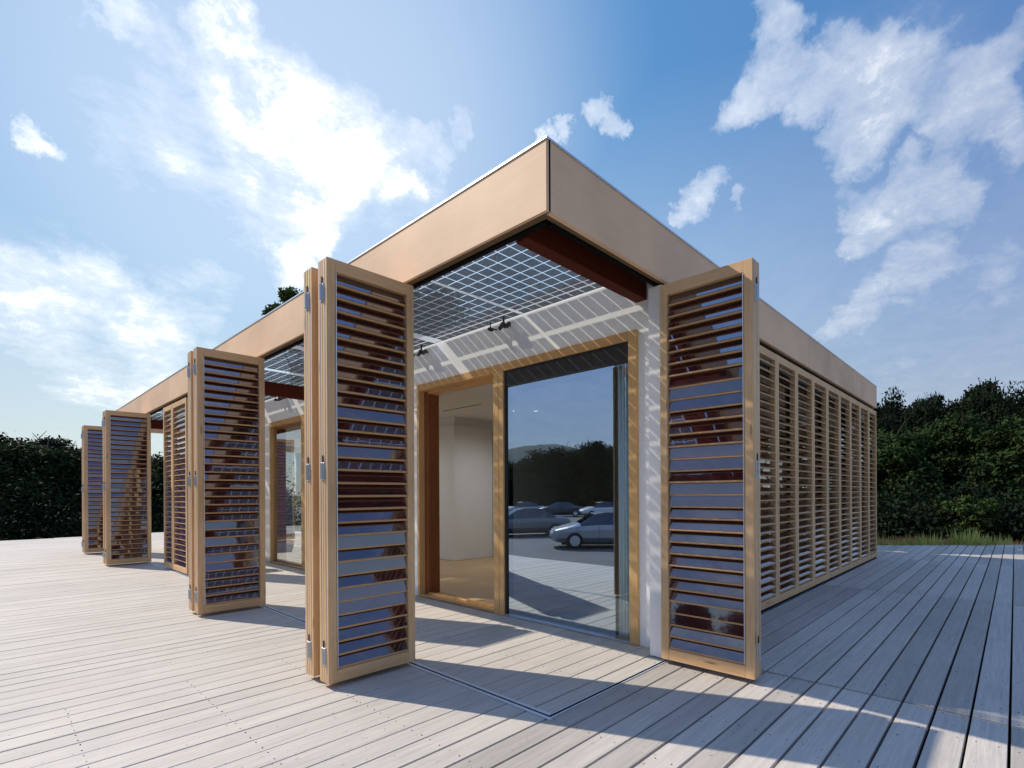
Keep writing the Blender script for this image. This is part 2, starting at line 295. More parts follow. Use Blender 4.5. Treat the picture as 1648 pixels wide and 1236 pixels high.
# ------------------------------------------------------------------ mesh helpers
class MB:
    def __init__(s): s.v = []; s.f = []; s.m = []; s.mats = []; s.r = []
    def mi(s, mat):
        if mat not in s.mats: s.mats.append(mat)
        return s.mats.index(mat)
    def add(s, vs, fs, mat, rnd=0.0):
        o = len(s.v); s.v += [tuple(v) for v in vs]; i = s.mi(mat)
        for f in fs: s.f.append(tuple(a+o for a in f)); s.m.append(i); s.r.append(rnd)
    def box(s, a, b, mat, rnd=0.0, bev=0.0, M=None):
        x0, y0, z0 = a; x1, y1, z1 = b
        if bev > 0:   # chamfer all twelve edges
            vs = []; c = bev
            for sx in (0, 1):
                for sy in (0, 1):
                    for sz in (0, 1):
                        X = (x0, x1)[sx]; Y = (y0, y1)[sy]; Z = (z0, z1)[sz]
                        ix = c if sx == 0 else -c; iy = c if sy == 0 else -c; iz = c if sz == 0 else -c
                        vs += [(X, Y+iy, Z+iz), (X+ix, Y, Z+iz), (X+ix, Y+iy, Z)]
            def q(sx, sy, sz, k): return ((sx*2+sy)*2+sz)*3+k
            fs = []
            for s0 in (0, 1):
                fx = [q(s0,0,0,0), q(s0,1,0,0), q(s0,1,1,0), q(s0,0,1,0)]; fy = [q(0,s0,0,1), q(0,s0,1,1), q(1,s0,1,1), q(1,s0,0,1)]; fz = [q(0,0,s0,2), q(1,0,s0,2), q(1,1,s0,2), q(0,1,s0,2)]
                if s0 == 0: fx.reverse(); fy.reverse(); fz.reverse()
                fs += [fx, fy, fz]
            for a_ in (0, 1):
                for b_ in (0, 1):
                    e1 = [q(0,a_,b_,1), q(1,a_,b_,1), q(1,a_,b_,2), q(0,a_,b_,2)]
                    e2 = [q(a_,0,b_,0), q(a_,1,b_,0), q(a_,1,b_,2), q(a_,0,b_,2)]
                    e3 = [q(a_,b_,0,0), q(a_,b_,1,0), q(a_,b_,1,1), q(a_,b_,0,1)]
                    fs += [e1, e2, e3]
            for sx in (0, 1):
                for sy in (0, 1):
                    for sz in (0, 1): fs.append([q(sx,sy,sz,0), q(sx,sy,sz,1), q(sx,sy,sz,2)])
        else:
            vs = [(x0,y0,z0),(x1,y0,z0),(x1,y1,z0),(x0,y1,z0),(x0,y0,z1),(x1,y0,z1),(x1,y1,z1),(x0,y1,z1)]
            fs = [(0,3,2,1),(4,5,6,7),(0,1,5,4),(1,2,6,5),(2,3,7,6),(3,0,4,7)]
        if M is not None: vs = [tuple(M @ Vector(v)) for v in vs]
        s.add(vs, fs, mat, rnd)
    def cyl(s, p, q_, r, mat, n=12, r2=None, caps=True):
        p = Vector(p); q_ = Vector(q_); ax = (q_-p).normalized(); a = ax.orthogonal().normalized(); b = ax.cross(a); r2 = r if r2 is None else r2
        vs = [p+(a*math.cos(t)+b*math.sin(t))*r for t in [2*math.pi*i/n for i in range(n)]] + [q_+(a*math.cos(t)+b*math.sin(t))*r2 for t in [2*math.pi*i/n for i in range(n)]]
        fs = [(i, (i+1) % n, n+(i+1) % n, n+i) for i in range(n)]
        if caps: fs += [tuple(range(n-1, -1, -1)), tuple(range(n, 2*n))]
        s.add(vs, fs, mat)
    def mesh(s, name, smooth=False, fixn=True):
        me = bpy.data.meshes.new(name); me.from_pydata(s.v, [], s.f)
        for mt in s.mats: me.materials.append(MATS[mt])
        me.polygons.foreach_set('material_index', s.m)
        if smooth: me.polygons.foreach_set('use_smooth', [True]*len(s.f))
        if any(s.r):
            at = me.attributes.new('rnd', 'FLOAT', 'FACE'); at.data.foreach_set('value', s.r)
        if fixn:
            import bmesh
            bm = bmesh.new(); bm.from_mesh(me); bmesh.ops.recalc_face_normals(bm, faces=bm.faces); bm.to_mesh(me); bm.free()
        me.update(); return me
    def build(s, name, parent=None, smooth=False, fixn=True):
        o = bpy.data.objects.new(name, s.mesh(name, smooth, fixn)); col.objects.link(o)
        if parent is not None: o.parent = parent
        return o
def obj(name, me, parent=None, loc=None, rz=0):
    o = bpy.data.objects.new(name, me); col.objects.link(o)
    if parent is not None: o.parent = parent
    if loc: o.location = loc
    o.rotation_euler.z = rz
    return o
def tag(o, label, cat, group=None, kind=None):
    if label: o['label'] = label
    if cat: o['category'] = cat
    if group: o['group'] = group
    if kind: o['kind'] = kind
    return o
def struct(o): o['kind'] = 'structure'; return o
def empty(name, loc=(0, 0, 0), rz=0):
    o = bpy.data.objects.new(name, None); col.objects.link(o); o.location = loc; o.rotation_euler.z = rz; o.empty_display_size = .3; return o

# ------------------------------------------------------------------ setting
GZ = -0.95
b = MB(); n = 24
vs = [(0, 0, GZ)] + [(3000*math.cos(2*math.pi*i/n), 3000*math.sin(2*math.pi*i/n), GZ) for i in range(n)]
b.add(vs, [(0, 1+i, 1+(i+1) % n) for i in range(n)], 'grass_ground'); struct(b.build('ground'))
b = MB(); b.add([(-4.0,-60,GZ+.006),(-4.0,90,GZ+.006),(-36,90,GZ+.006),(-36,-60,GZ+.006)], [(0,3,2,1)], 'asphalt'); struct(b.build('parking_lot'))
b = MB(); b.add([(8.5,5.0,GZ+.010),(24.5,-12.0,GZ+.010),(34,-4.0,GZ+.010),(19,13.0,GZ+.010)], [(0,1,2,3)], 'mulch'); struct(b.build('mulch_bed'))

# deck of individual boards
def xr(y):     # right edge of the deck at y
    if y < 3: return min(11.96+(.43-y)*(2.24/2.39), 18.0)
    return 9.75
PITCH = .150; b = MB(); y = -6.0; i = 0
joints = [-2.40, 1.555, 5.50, 9.45, 13.4, 17.4]
while y < 18.9:
    gap = random.choice((.009,.010,.012,.014)) if y < .2 else random.choice((.004,.005,.006,.008)); xe = xr(y); x0 = -2.12
    if y > 18.3: x0 = max(x0, (y-18.39)*7)
    for j in range(len(joints)):
        jg = (lambda q: .012 if q == 1.555 and y < -.4 else (.009 if q == 5.50 and y < .2 else .004)); a = max(x0, joints[j]) + (jg(joints[j]) if j else 0); e = (joints[j+1] - jg(joints[j+1])) if j+1 < len(joints) else 99
        if joints[j] < x0: a = x0
        e = min(e, xe)
        if e-a < .05: continue
        dz = random.uniform(-.0012, .0012)
        b.box((a, y+gap/2, -.032+dz), (e, y+PITCH-gap/2, dz), 'deck_board', rnd=(random.uniform(.35, 1) if y > .2 else random.uniform(.02, 1)) if (y > .2 or random.random() < .7) else random.uniform(.01, .06), bev=.0022)
    y += PITCH; i += 1
# screw heads at the board ends
for jx in joints[1:4]:
    for s in (-.035, .035):
        yy = -3.0
        while yy < 1.2 or (jx == 1.555 and yy < 0):
            for q in (.03, .115): b.cyl((jx+s, yy+q, -.001), (jx+s, yy+q, .0016), .0035, 'black_metal', 6)
            yy += PITCH
for jx in np.arange(-1.8, 5.4, .60):
    yy = -6.0 + PITCH*18
    while yy < 2.0:
        if not (0 < yy < 5 and jx > 1.3): 
            for q in (.035, .115): b.cyl((jx+random.uniform(-.004, .004), yy+q, -.001), (jx, yy+q, .0017), .0032, 'black_metal', 6)
        yy += PITCH
struct(b.build('deck'))
b = MB(); b.box((-2.10, -5.98, GZ+.02), (9.70, 18.3, -.045), 'black_gap')  # solid black block added under the boards to keep light out of gaps
b.add([(9.70,-5.98,-.045),(17.6,-5.98,-.045),(11.9,.43,-.045),(9.70,2.8,-.045)], [(0,1,2,3)], 'black_gap')
b.add([(17.6,-5.98,-.045),(11.9,.43,-.045),(11.9,.43,GZ),(17.6,-5.98,GZ)], [(0,1,2,3)], 'deck_edge')
b.add([(11.9,.43,-.045),(9.7,2.8,-.045),(9.7,2.8,GZ),(11.9,.43,GZ)], [(0,1,2,3)], 'deck_edge')
b.box((-2.135, -6.0, -.25), (-2.122, 18.4, -.002), 'deck_edge')
struct(b.build('deck_skirt_and_dark_fill'))

# ------------------------------------------------------------------ the pavilion
LX, LY, H, FT = 9.25, 13.37, 2.75, 3.138
pav = empty('pavilion')
tag(pav, 'flat-roofed timber pavilion with folding louvred shutters standing on the grey board deck', 'pavilion')
VW = 1.50       # veranda wall plane
# fascia panels with seams
def fascia(axis, c0, c1, mat, flip=False):
    b = MB()
    if axis == 'y': b.box((0, c0, H), (.022, c1, FT), mat, bev=.0015)
    else: b.box((c0, 0, H), (c1, .032, FT), mat, bev=.0015)
    return b.build('fascia_panel', pav)
ys = [.0, 2.70, 5.42, 8.13, 10.84, LY]
for a, c in zip(ys[:-1], ys[1:]): fascia('y', a+.002, c-.002, 'ply_y')
xs = [.008, 2.45, 4.92, 7.39, LX]
for a, c in zip(xs[:-1], xs[1:]): fascia('x', a+.002 if a > .1 else .036, c-.002, 'ply_x')
b = MB(); b.box((LX-.032, .034, H), (LX, LY, FT), 'ply_y'); b.box((.034, LY-.032, H), (LX-.034, LY, FT), 'ply_x'); b.build('fascia_panel', pav)
b = MB(); b.box((.023, .004, H+.01), (.036, .034, FT-.002), 'black_gap'); b.build('corner_joint', pav)
b = MB(); b.box((-.006, -.006, FT), (.05, LY+.006, FT+.012), 'aluminium'); b.box((.05, -.006, FT), (LX+.006, .05, FT+.012), 'aluminium')
b.box((LX-.05, .05, FT), (LX+.006, LY, FT+.012), 'aluminium'); b.build('roof_edge_trim', pav)
# soffit strips behind the fascia (dark rail with a wood fillet)
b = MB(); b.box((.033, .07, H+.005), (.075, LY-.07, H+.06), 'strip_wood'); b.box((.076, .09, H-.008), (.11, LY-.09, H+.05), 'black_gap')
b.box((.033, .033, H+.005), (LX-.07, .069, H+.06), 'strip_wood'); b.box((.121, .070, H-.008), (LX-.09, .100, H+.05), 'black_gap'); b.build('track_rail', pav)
# floor guide track in the deck
b = MB()
b.box((-.030, -.030, .001), (-.008, LY, .006), 'track_metal'); b.box((.010, .010, .001), (.032, LY, .006), 'track_metal'); b.box((-.007, -.007, .0008), (.009, LY, .003), 'black_gap')
b.box((-.007, -.016, .0012), (LX, -.008, .004), 'track_metal'); b.box((.033, .010, .001), (LX, .016, .004), 'track_metal'); b.box((.010, -.007, .0008), (LX, .009, .003), 'black_gap')
b.build('floor_track', pav)
# roof slab beyond the veranda
b = MB(); b.box((VW, .13, 2.955), (LX-.04, LY-.04, 3.08), 'roof_membrane'); b.box((1.52, .36, 2.60), (LX-.15, LY-.2, 2.63), 'ceiling_paint')
b.build('roof', pav)
b = MB(); b.box((.033, .034, 2.962), (.130, LY-.04, 2.985), 'black_metal'); b.box((.131, .034, 2.962), (LX-.04, .254, 2.985), 'black_metal'); b.build('added_sun_stop', pav)  # opaque strips added to stop sun leaking in behind the fascia
# timber beams
def beam(a, c, mat): 
    b = MB(); b.box(a, c, mat, bev=.004); return b.build('beam', pav)
beam((.125, .255, 2.73), (VW-.002, .355, 2.945), 'beam_x')
for yb in (6.30, 12.15): beam((.205, yb, 2.73), (VW-.002, yb+.10, 2.930), 'beam_x')
beam((.125, .357, 2.80), (.203, LY-.1, 2.930), 'beam_y')
# white wall with door openings, made of pieces that butt
FR = [(.335, 3.32), (4.87, 7.86), (9.41, 12.40)]
b = MB(); T = .20
yy = .14
for a, c in FR:
    b.box((VW, yy, .0), (VW+T, a, 2.95), 'render_wall'); b.box((VW, a, 2.515), (VW+T, c, 2.95), 'render_wall'); yy = c
b.box((VW, yy, .0), (VW+T, LY-.05, 2.95), 'render_wall')
b.box((1.315, .034, .007), (VW-.001, .138, 2.735), 'render_wall'); b.build('veranda_wall_and_sun_stop', pav)  # post added here to block sun slipping between shutter and wall
# glass roof over the veranda
gr = MB(); seams = [1.60, 2.96, 4.32, 5.68, 7.04, 8.40, 9.76, 11.12, 12.48]
ed = [.257] + seams + [LY-.06]
for a, c in zip(ed[:-1], ed[1:]): gr.box((.09, a+.006, 2.952), (VW-.01, c-.006, 2.958), 'roof_glass')
gro = gr.build('glass_roof', pav)
b = MB(); cp = .1215; ch = .1095
for a, c in zip(ed[:-1], ed[1:]):
    nn = max(1, int((c-a-.03)/cp)); y0 = c-.018-nn*cp if a < .3 else a+.018
    y0 = max(y0, a+.008)
    for j in range(nn):
        for i in range(10):
            xa = .085+i*cp
            b.box((xa, y0+j*cp, 2.9465), (xa+ch, y0+j*cp+ch, 2.9480), 'solar_cell')
        b.box((1.300, y0+j*cp, 2.9465), (1.370, y0+j*cp+ch, 2.9480), 'solar_cell'); b.box((1.392, y0+j*cp, 2.9465), (1.488, y0+j*cp+ch, 2.9480), 'solar_cell')
b.build('solar_cells', gro)
for s in seams:
    b = MB(); b.box((.205, s-.022, 2.9485), (1.29, s-.008, 2.9515), 'white_paint'); b.box((.205, s+.008, 2.9485), (1.29, s+.022, 2.9515), 'white_paint'); b.build('glazing_bar', gro)
for s in seams:      # black point fixings carrying the glass along the wall
    for dy, big in ((.17, 1), (.36, 0)):
        b = MB(); y = s+dy; sc = 1 if big else .6
        b.cyl((VW, y, 2.875), (1.40, y, 2.875), .011*sc, 'black_metal', 8); b.cyl((1.41, y, 2.84), (1.41, y, 2.944), .010*sc, 'black_metal', 8)
        b.cyl((1.385, y, 2.86), (1.44, y, 2.86), .026*sc, 'black_metal', 12)
        if big:
            b.cyl((1.41, y-.05, 2.865), (1.41, y+.05, 2.865), .009, 'black_metal', 8)
            b.cyl((1.40, y-.055, 2.835), (1.44, y-.045, 2.875), .020, 'black_metal', 10); b.cyl((1.40, y+.045, 2.835), (1.44, y+.055, 2.875), .020, 'black_metal', 10)
        b.build('glass_bracket', pav)
# door sets
def doorset(a, c, openleft):
    W = .078; fr = MB(); x0, x1 = VW-.028, VW+.055; zt = 2.515; mid = a+ (1.905-.335)
    fr.box((x0, a, .0), (x1, a+W, zt), 'oak_z', bev=.003); fr.box((x0, c-W*.55, .0), (x1, c, zt), 'oak_z', bev=.003)
    fr.box((x0, a+W, zt-W), (x1, c-W*.55, zt), 'oak_y', bev=.003)
    fr.box((x0-.006, mid+.006, .0), (x1, mid+.082, zt-W), 'oak_z', bev=.003); fr.box((x0-.006, mid-.062, .0), (x1, mid+.004, zt-W), 'oak_z', bev=.003)
    o = fr.build('door_frame', pav)
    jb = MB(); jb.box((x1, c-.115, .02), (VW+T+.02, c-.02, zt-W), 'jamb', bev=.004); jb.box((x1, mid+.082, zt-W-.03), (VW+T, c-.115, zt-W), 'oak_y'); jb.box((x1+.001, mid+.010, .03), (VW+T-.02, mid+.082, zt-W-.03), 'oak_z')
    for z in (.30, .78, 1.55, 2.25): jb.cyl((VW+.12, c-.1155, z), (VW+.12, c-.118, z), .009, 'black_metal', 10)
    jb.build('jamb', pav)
    sl_ = MB(); sl_.box((VW-.02, mid+.084, .006), (VW+T+.05, c-.045, .03), 'oak_y', bev=.004); sl_.box((VW+.05, mid+.084, .031), (VW+.09, c-.12, .05), 'oak_y', bev=.003); sl_.build('threshold', pav)
    # fixed pane: bronze head, thin bronze posts, pane, sash, sill
    pa, pc = a+W, mid-.062; g = MB()
    g.box((VW-.015, pa, 2.275), (VW+.05, pc, zt-W-.001), 'bronze_frame', bev=.003)
    g.box((VW-.015, pc-.016, .012), (VW+.04, pc, 2.275), 'bronze_frame'); g.box((VW-.015, pa, .012), (VW+.03, pa+.006, 2.275), 'bronze_frame')
    g.box((VW-.02, pa, .004), (VW+.06, pc, .018), 'aluminium'); po = g.build('window_frame', pav)
    g = MB(); g.box((VW+.004, pa+.150, .019), (VW+.010, pc-.017, 2.274), 'door_glass' if openleft else 'facade_glass'); g.build('pane', po)
    g = MB(); g.box((VW+.004, pa+.007, .019), (VW+.010, pa+.148, 2.274), 'side_glass'); g.build('pane', po)
    g = MB(); x = VW+.016
    g.box((x, pa+.138, .03), (x+.02, pa+.166, 2.27), 'bronze_frame', bev=.003); g.box((x, pc-.03, .03), (x+.05, pc, 2.27), 'bronze_frame'); g.box((x, pa+.166, 2.22), (x+.05, pc-.03, 2.27), 'bronze_frame'); g.box((x, pa+.166, .03), (x+.05, pc-.03, .07), 'bronze_frame')
    g.build('sash', po)
    if not openleft:
        g = MB(); g.box((VW+.03, mid+.083, .05), (VW+.038, c-.05, zt-W-.032), 'facade_glass'); g.build('pane', po)
        g = MB(); g.box((VW+.022, mid+.083, .03), (VW+.054, c-.05, .05), 'bronze_frame'); g.build('sash', po)
for i, (a, c) in enumerate(FR): doorset(a, c, i == 0)
# interior: parquet, outer walls, service core
b = MB(); b.box((VW+T+.05, .30, .012), (LX-.15, LY-.15, .028), 'parquet'); b.box((VW+.001, .335, .001), (VW+T+.05, 1.84, .0035), 'parquet'); b.build('floor', pav)
b = MB(); b.box((VW+T, .16, .0), (2.05, .30, 2.60), 'white_paint'); b.box((LX-.14, .30, .0), (LX-.06, LY-.1, .12), 'white_paint'); b.box((LX-.14, .30, 2.45), (LX-.06, LY-.1, 2.95), 'white_paint')
b.box((LX-.139, 4.0, .12), (LX-.061, 9.7, 2.45), 'white_paint'); b.box((LX-.139, .30, .12), (LX-.061, .45, 2.45), 'white_paint'); b.box((LX-.139, 12.9, .12), (LX-.061, 13.2, 2.45), 'white_paint')
b.box((VW+T, LY-.20, .0), (LX-.14, LY-.10, .12), 'white_paint'); b.box((VW+T, LY-.20, 2.45), (LX-.14, LY-.10, 2.95), 'white_paint'); b.box((VW+T, LY-.199, .12), (1.9, LY-.101, 2.45), 'white_paint'); b.box((LX-.4, LY-.199, .12), (LX-.14, LY-.101, 2.45), 'white_paint')
b.box((VW+T, .12, 2.64), (LX-.14, .20, 2.95), 'white_paint'); b.build('interior_wall', pav)
core = MB(); core.box((3.69, 5.36, .03), (6.6, 9.4, 2.45), 'white_paint', bev=.003); core.box((3.73, 5.40, 2.45), (6.56, 9.36, 2.599), 'ceiling_paint')
core.box((4.62, 5.355, .03), (4.626, 5.3585, 2.44), 'black_gap'); core.build('service_core', pav)
b = MB(); b.box((3.2, 4.1, 2.5985), (3.23, 5.05, 2.5999), 'black_gap'); b.build('ceiling_slot', pav)
for p_ in ((3.95, 4.15), (4.25, 3.9), (2.45, 5.9), (2.45, 7.4)):  # last two are unseen fittings, added to brighten the service core
    d = MB(); d.cyl((p_[0], p_[1], 2.585), (p_[0], p_[1], 2.600), .045, 'aluminium', 20); o = d.build('downlight_and_fill', pav)
    d = MB(); d.cyl((p_[0], p_[1], 2.582), (p_[0], p_[1], 2.5848), .032, 'downlight_and_fill', 20); d.build('lamp', o)
    ld = bpy.data.lights.new('downlight_and_fill', 'SPOT'); ld.energy = 20; ld.spot_size = R(168); ld.spot_blend = 1.0; ld.shadow_soft_size = .12; ld.color = (.93, .97, 1)
    lo_ = bpy.data.objects.new('downlight_and_fill_beam', ld); col.objects.link(lo_); lo_.location = (p_[0], p_[1], 2.575)
g = MB(); g.box((LX-.104, .45, .12), (LX-.096, 4.0, 2.45), 'side_glass'); g.build('added_fill_glazing', pav); g = MB(); g.box((LX-.104, 9.7, .12), (LX-.096, 12.9, 2.45), 'side_glass'); g.build('added_fill_glazing', pav); g = MB(); g.box((1.9, LY-.16, .12), (LX-.4, LY-.152, 2.45), 'side_glass'); g.build('added_fill_glazing', pav)  # unseen glazed openings, added so more sky light reaches the room
# glazed flank wall behind the closed shutters
yf = .20; fr = MB(); xs_ = np.linspace(2.05, LX-.14, 6)
for i in range(6): fr.box((xs_[i]-.04, yf-.03, .0), (xs_[i]+.04, yf+.05, 2.63), 'bronze_frame')
for a, c in zip(xs_[:-1], xs_[1:]): fr.box((a+.04, yf-.03, .0), (c-.04, yf+.05, .07), 'bronze_frame'); fr.box((a+.04, yf-.03, 2.52), (c-.04, yf+.05, 2.63), 'bronze_frame')
fo = fr.build('window_frame', pav)
for a, c in zip(xs_[:-1], xs_[1:]):
    g = MB(); g.box((a+.04, yf, .07), (c-.04, yf+.008, 2.52), 'facade_glass'); g.build('pane', fo)
# black shadow gap under the closed shutters
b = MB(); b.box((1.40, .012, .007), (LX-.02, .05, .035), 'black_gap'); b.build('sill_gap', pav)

# ------------------------------------------------------------------ folding shutters
LW, LT, Z0, Z1 = .642, .058, .034, 2.690
def frame_mesh(wd):
    b = MB(); s = .056; tr = .078; g = .018
    for x in (0, wd-s):
        b.box((x, 0, Z0), (x+s, LT, Z1), 'larch_z', bev=.0025)
    b.box((s, .001, Z0), (wd-s, LT-.001, Z0+tr), 'larch_x', bev=.0025); b.box((s, .001, Z1-tr), (wd-s, LT-.001, Z1), 'larch_x', bev=.0025)
    # aluminium insert on both outer edges
    b.box((-.0015, LT*.5-.004, Z0+.01), (.0, LT*.5+.004, Z1-.01), 'steel'); b.box((wd, LT*.5-.004, Z0+.01), (wd+.0015, LT*.5+.004, Z1-.01), 'steel')
    return b.mesh('folding_shutter')
def slat_mesh(wd, tilts, chord=.088, seed=1):
    rr = random.Random(seed); b = MB(); s = .056; za = Z0+.078; zb = Z1-.078; nn = 30; p = (zb-za)/nn
    for i in range(nn):
        th = R(tilts[i % len(tilts)] + rr.uniform(-2.0, 2.0)); zc = za+p*(i+.5)
        # blade plane: top leans inward (+Y), outer face looks outward (-Y) and up
        M = Matrix.Translation((0, LT*.5, zc)) @ Matrix.Rotation(-th, 4, 'X')
        x0, x1 = s+.003, wd-s-.003
        b.box((x0, -.006, -chord/2), (x1, .006, chord/2), 'slat_wood', M=M, bev=.002)
        b.box((x0+.004, -.0095, -chord/2+.011), (x1-.004, -.0061, chord/2-.004), 'louvre_glass', M=M)
    return b.mesh('louvre_blades')
def hinge_mesh(x, side):
    b = MB()
    sx = -1 if side == 0 else 1; xa = x
    b.box((min(xa, xa+sx*.006), LT-.022, -.055), (max(xa, xa+sx*.006), LT+.024, .055), 'aluminium', bev=.001)
    b.cyl((xa+sx*.010, LT+.001, -.05), (xa+sx*.010, LT+.001, .05), .009, 'steel', 10)
    b.cyl((xa+sx*.004, LT+.001, .055), (xa+sx*.004, LT+.001, .10), .004, 'black_metal', 6)
    return b.mesh('hinge')
def rod_mesh(x):
    b = MB(); b.box((x-.003, -.004, Z0+.085), (x+.003, .004, Z1-.085), 'aluminium'); return b.mesh('control_rod')
FMESH = frame_mesh(LW)
SL_A = slat_mesh(LW, [27, 27, 28, 27, 14, 12, 27, 10, 28, 8, 27, 26, 28, 27, 27, 27, 12, 27, 27, 14, 27, 26, 27, 27, 28, 27, 27, 27, 27, 27], seed=2)
SL_B = slat_mesh(LW, [27, 27, 9, 8, 28, 27, 28, 27, 28, 27, 27, 28, 10, 9, 27, 10, 9, 28, 27, 27, 10, 8, 9, 27, 27, 27, 26, 27, 27, 27], seed=5)
SL_C = slat_mesh(LW, [22, 24, 21, 23], seed=8)
H0 = hinge_mesh(0, 0); HW = hinge_mesh(LW, 1)
RD_A = rod_mesh(.060); RD_B = rod_mesh(LW-.060)
nleaf = 0
def leaf(x, y, rz, slats, hinge=None, rod=None, fm=None, label=None):
    o = obj('folding_shutter', fm or FMESH, pav, (x, y, 0), rz)
    if label: o['label'] = label
    obj('louvre_blades', slats, o)
    if hinge is not None:
        for z in (.30, 1.36, 2.48): obj('hinge', hinge, o, (0, 0, z if z > .5 else .20))
    if rod is not None: obj('control_rod', rod, o)
    return o
def stack(y0, slats, first):
    # four leaves folded together, standing out from the facade; leaf 1 faces the camera side (-y)
    lo = -LW-.0
    leaf(lo, y0, 0, slats, H0, RD_A, label=first)
    leaf(0, y0+LT*2+.004, math.pi, slats, None)
    leaf(lo, y0+.21, 0, SL_C, H0)
    leaf(0, y0+.21+LT*2+.004, math.pi, SL_C, None)
stack(1.245, SL_A, 'folded shutter nearest the deck corner on the sunlit side')
stack(4.02, SL_A, None)
stack(9.41, SL_C, None)
stack(12.12, SL_C, None)
leaf(1.228, 0, -math.pi/2, SL_B, HW, RD_B, label='folded shutter standing out beside the white wall on the shaded side')
leaf(1.228+LT*2+.004, -LW, math.pi/2, SL_B, None)
# closed leaves, sunlit side
def closed_meshes(wd, seed, tl):
    return frame_mesh(wd), slat_mesh(wd, tl, chord=.088, seed=seed)
FC, SC1 = closed_meshes(.690, 11, [30, 31, 29]); FS, SC2 = closed_meshes(.560, 12, [24, 22, 25])
leaf(.006, 8.53, -math.pi/2, SC2, fm=FS); leaf(.006, 7.955, -math.pi/2, slat_mesh(.825, [24, 23, 25], seed=13), fm=frame_mesh(.825))
# closed leaves, shaded side
fr_r = frame_mesh(.679)
sl_r = [slat_mesh(.679, [t_, t_+2, t_-2, t_+1], chord=.078, seed=20+i) for i, t_ in enumerate((48, 52, 46))]
hin = hinge_mesh(.679, 1)
x = LX-.685; i = 0
while x > 1.35:
    o = leaf(x+.003, .006, 0, sl_r[i % 3], fm=fr_r); i += 1
    if i % 2: 
        for z in (.30, 1.36, 2.48):
            hb = MB(); 
    x -= .685

# ------------------------------------------------------------------ curtain
b = MB(); pts_ = [(VW+.060+.018*math.sin(t_*2*math.pi*4)+.006*math.sin(t_*37), .418+.135*t_) for t_ in np.linspace(0, 1, 90)]
vs = []; fs = []
for (cx_, cy_) in pts_: vs += [(cx_, cy_, .035), (cx_, cy_, 2.42)]
for i in range(len(pts_)-1): fs.append((2*i, 2*i+2, 2*i+3, 2*i+1))
b.add(vs, fs, 'curtain_fabric'); cur = b.build('curtain', smooth=True, fixn=False)
sm = cur.modifiers.new('thickness', 'SOLIDIFY'); sm.thickness = .004
tag(cur, 'pale blue-green curtain drawn aside behind the right edge of the large glass pane', 'curtain')

# ------------------------------------------------------------------ trees
def leaf_cloud(name, crown_c, crown_r, nclump, nleaf_, lsize, seed, mat, squash=.8, dens_out=.75, rag=.25):
    g = np.random.default_rng(seed)
    d = g.normal(size=(nclump, 3)); d /= np.linalg.norm(d, axis=1)[:, None]; rad = g.uniform(.25, 1, nclump)**.45
    cc = np.array(crown_c) + d*rad[:, None]*np.array(crown_r)*(1-rag*.6)
    cr = g.uniform(.16, .34, nclump)*np.mean(crown_r)
    idx = g.integers(0, nclump, nleaf_)
    dd = g.normal(size=(nleaf_, 3)); dd /= np.linalg.norm(dd, axis=1)[:, None]; rr_ = g.uniform(.35, 1.12, nleaf_)
    p = cc[idx] + dd*(cr[idx]*rr_)[:, None]*np.array((1.15, 1.15, squash))
    a = g.normal(size=(nleaf_, 3)); a /= np.linalg.norm(a, axis=1)[:, None]
    b2 = np.cross(a, dd + .4*g.normal(size=(nleaf_, 3))); b2 /= np.linalg.norm(b2, axis=1)[:, None]
    L = lsize*g.uniform(.6, 1.3, nleaf_)[:, None]
    v = np.empty((nleaf_, 4, 3)); v[:, 0] = p-a*L; v[:, 1] = p+b2*L*.5; v[:, 2] = p+a*L; v[:, 3] = p-b2*L*.5
    me = bpy.data.meshes.new(name); me.vertices.add(nleaf_*4); me.vertices.foreach_set('co', v.reshape(-1))
    me.loops.add(nleaf_*4); me.loops.foreach_set('vertex_index', np.arange(nleaf_*4)); me.polygons.add(nleaf_)
    me.polygons.foreach_set('loop_start', np.arange(nleaf_)*4)
    me.update(calc_edges=True); me.validate()
    at = me.attributes.new('rnd', 'FLOAT', 'FACE'); clr = g.uniform(0, 1, nclump); at.data.foreach_set('value', np.clip(clr[idx]*.7+g.uniform(0, .3, nleaf_), 0, 1).astype(np.float32))
    me.materials.append(MATS[mat]); return me
def trunk_mesh(h, r, seed, spread):
    rr = random.Random(seed); b = MB(); p = Vector((0, 0, 0)); q = Vector((rr.uniform(-.1, .1)*h*.2, rr.uniform(-.1, .1)*h*.2, h*.45))
    b.cyl(p, q, r, 'bark', 9, r*.7); top = q+Vector((rr.uniform(-.3, .3), rr.uniform(-.3, .3), h*.35)); b.cyl(q, top, r*.7, 'bark', 8, r*.25)
    for i in range(7):
        t_ = rr.uniform(.2, .95); s = q.lerp(top, t_) if i > 2 else p.lerp(q, .6+.4*t_); a = rr.uniform(0, 6.28)
        e = s+Vector((math.cos(a)*spread*rr.uniform(.5, .9), math.sin(a)*spread*rr.uniform(.5, .9), h*rr.uniform(.12, .3))); b.cyl(s, e, r*.35, 'bark', 6, r*.08)
    return b.mesh('trunk')
TV = []
for i in range(4):     # unit: 10 m tall broadleaf trees, foliage down to the ground as a wood edge
    h = 10.0; cr = (4.2, 4.2, 5.2)
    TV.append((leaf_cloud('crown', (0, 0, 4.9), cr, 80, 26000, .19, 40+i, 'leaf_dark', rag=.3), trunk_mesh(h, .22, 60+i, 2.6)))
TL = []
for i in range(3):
    TL.append((leaf_cloud('crown', (0, 0, 4.9), (4.3, 4.3, 5.2), 75, 24000, .19, 80+i, 'leaf_edge', rag=.25), trunk_mesh(10, .22, 90+i, 2.6)))
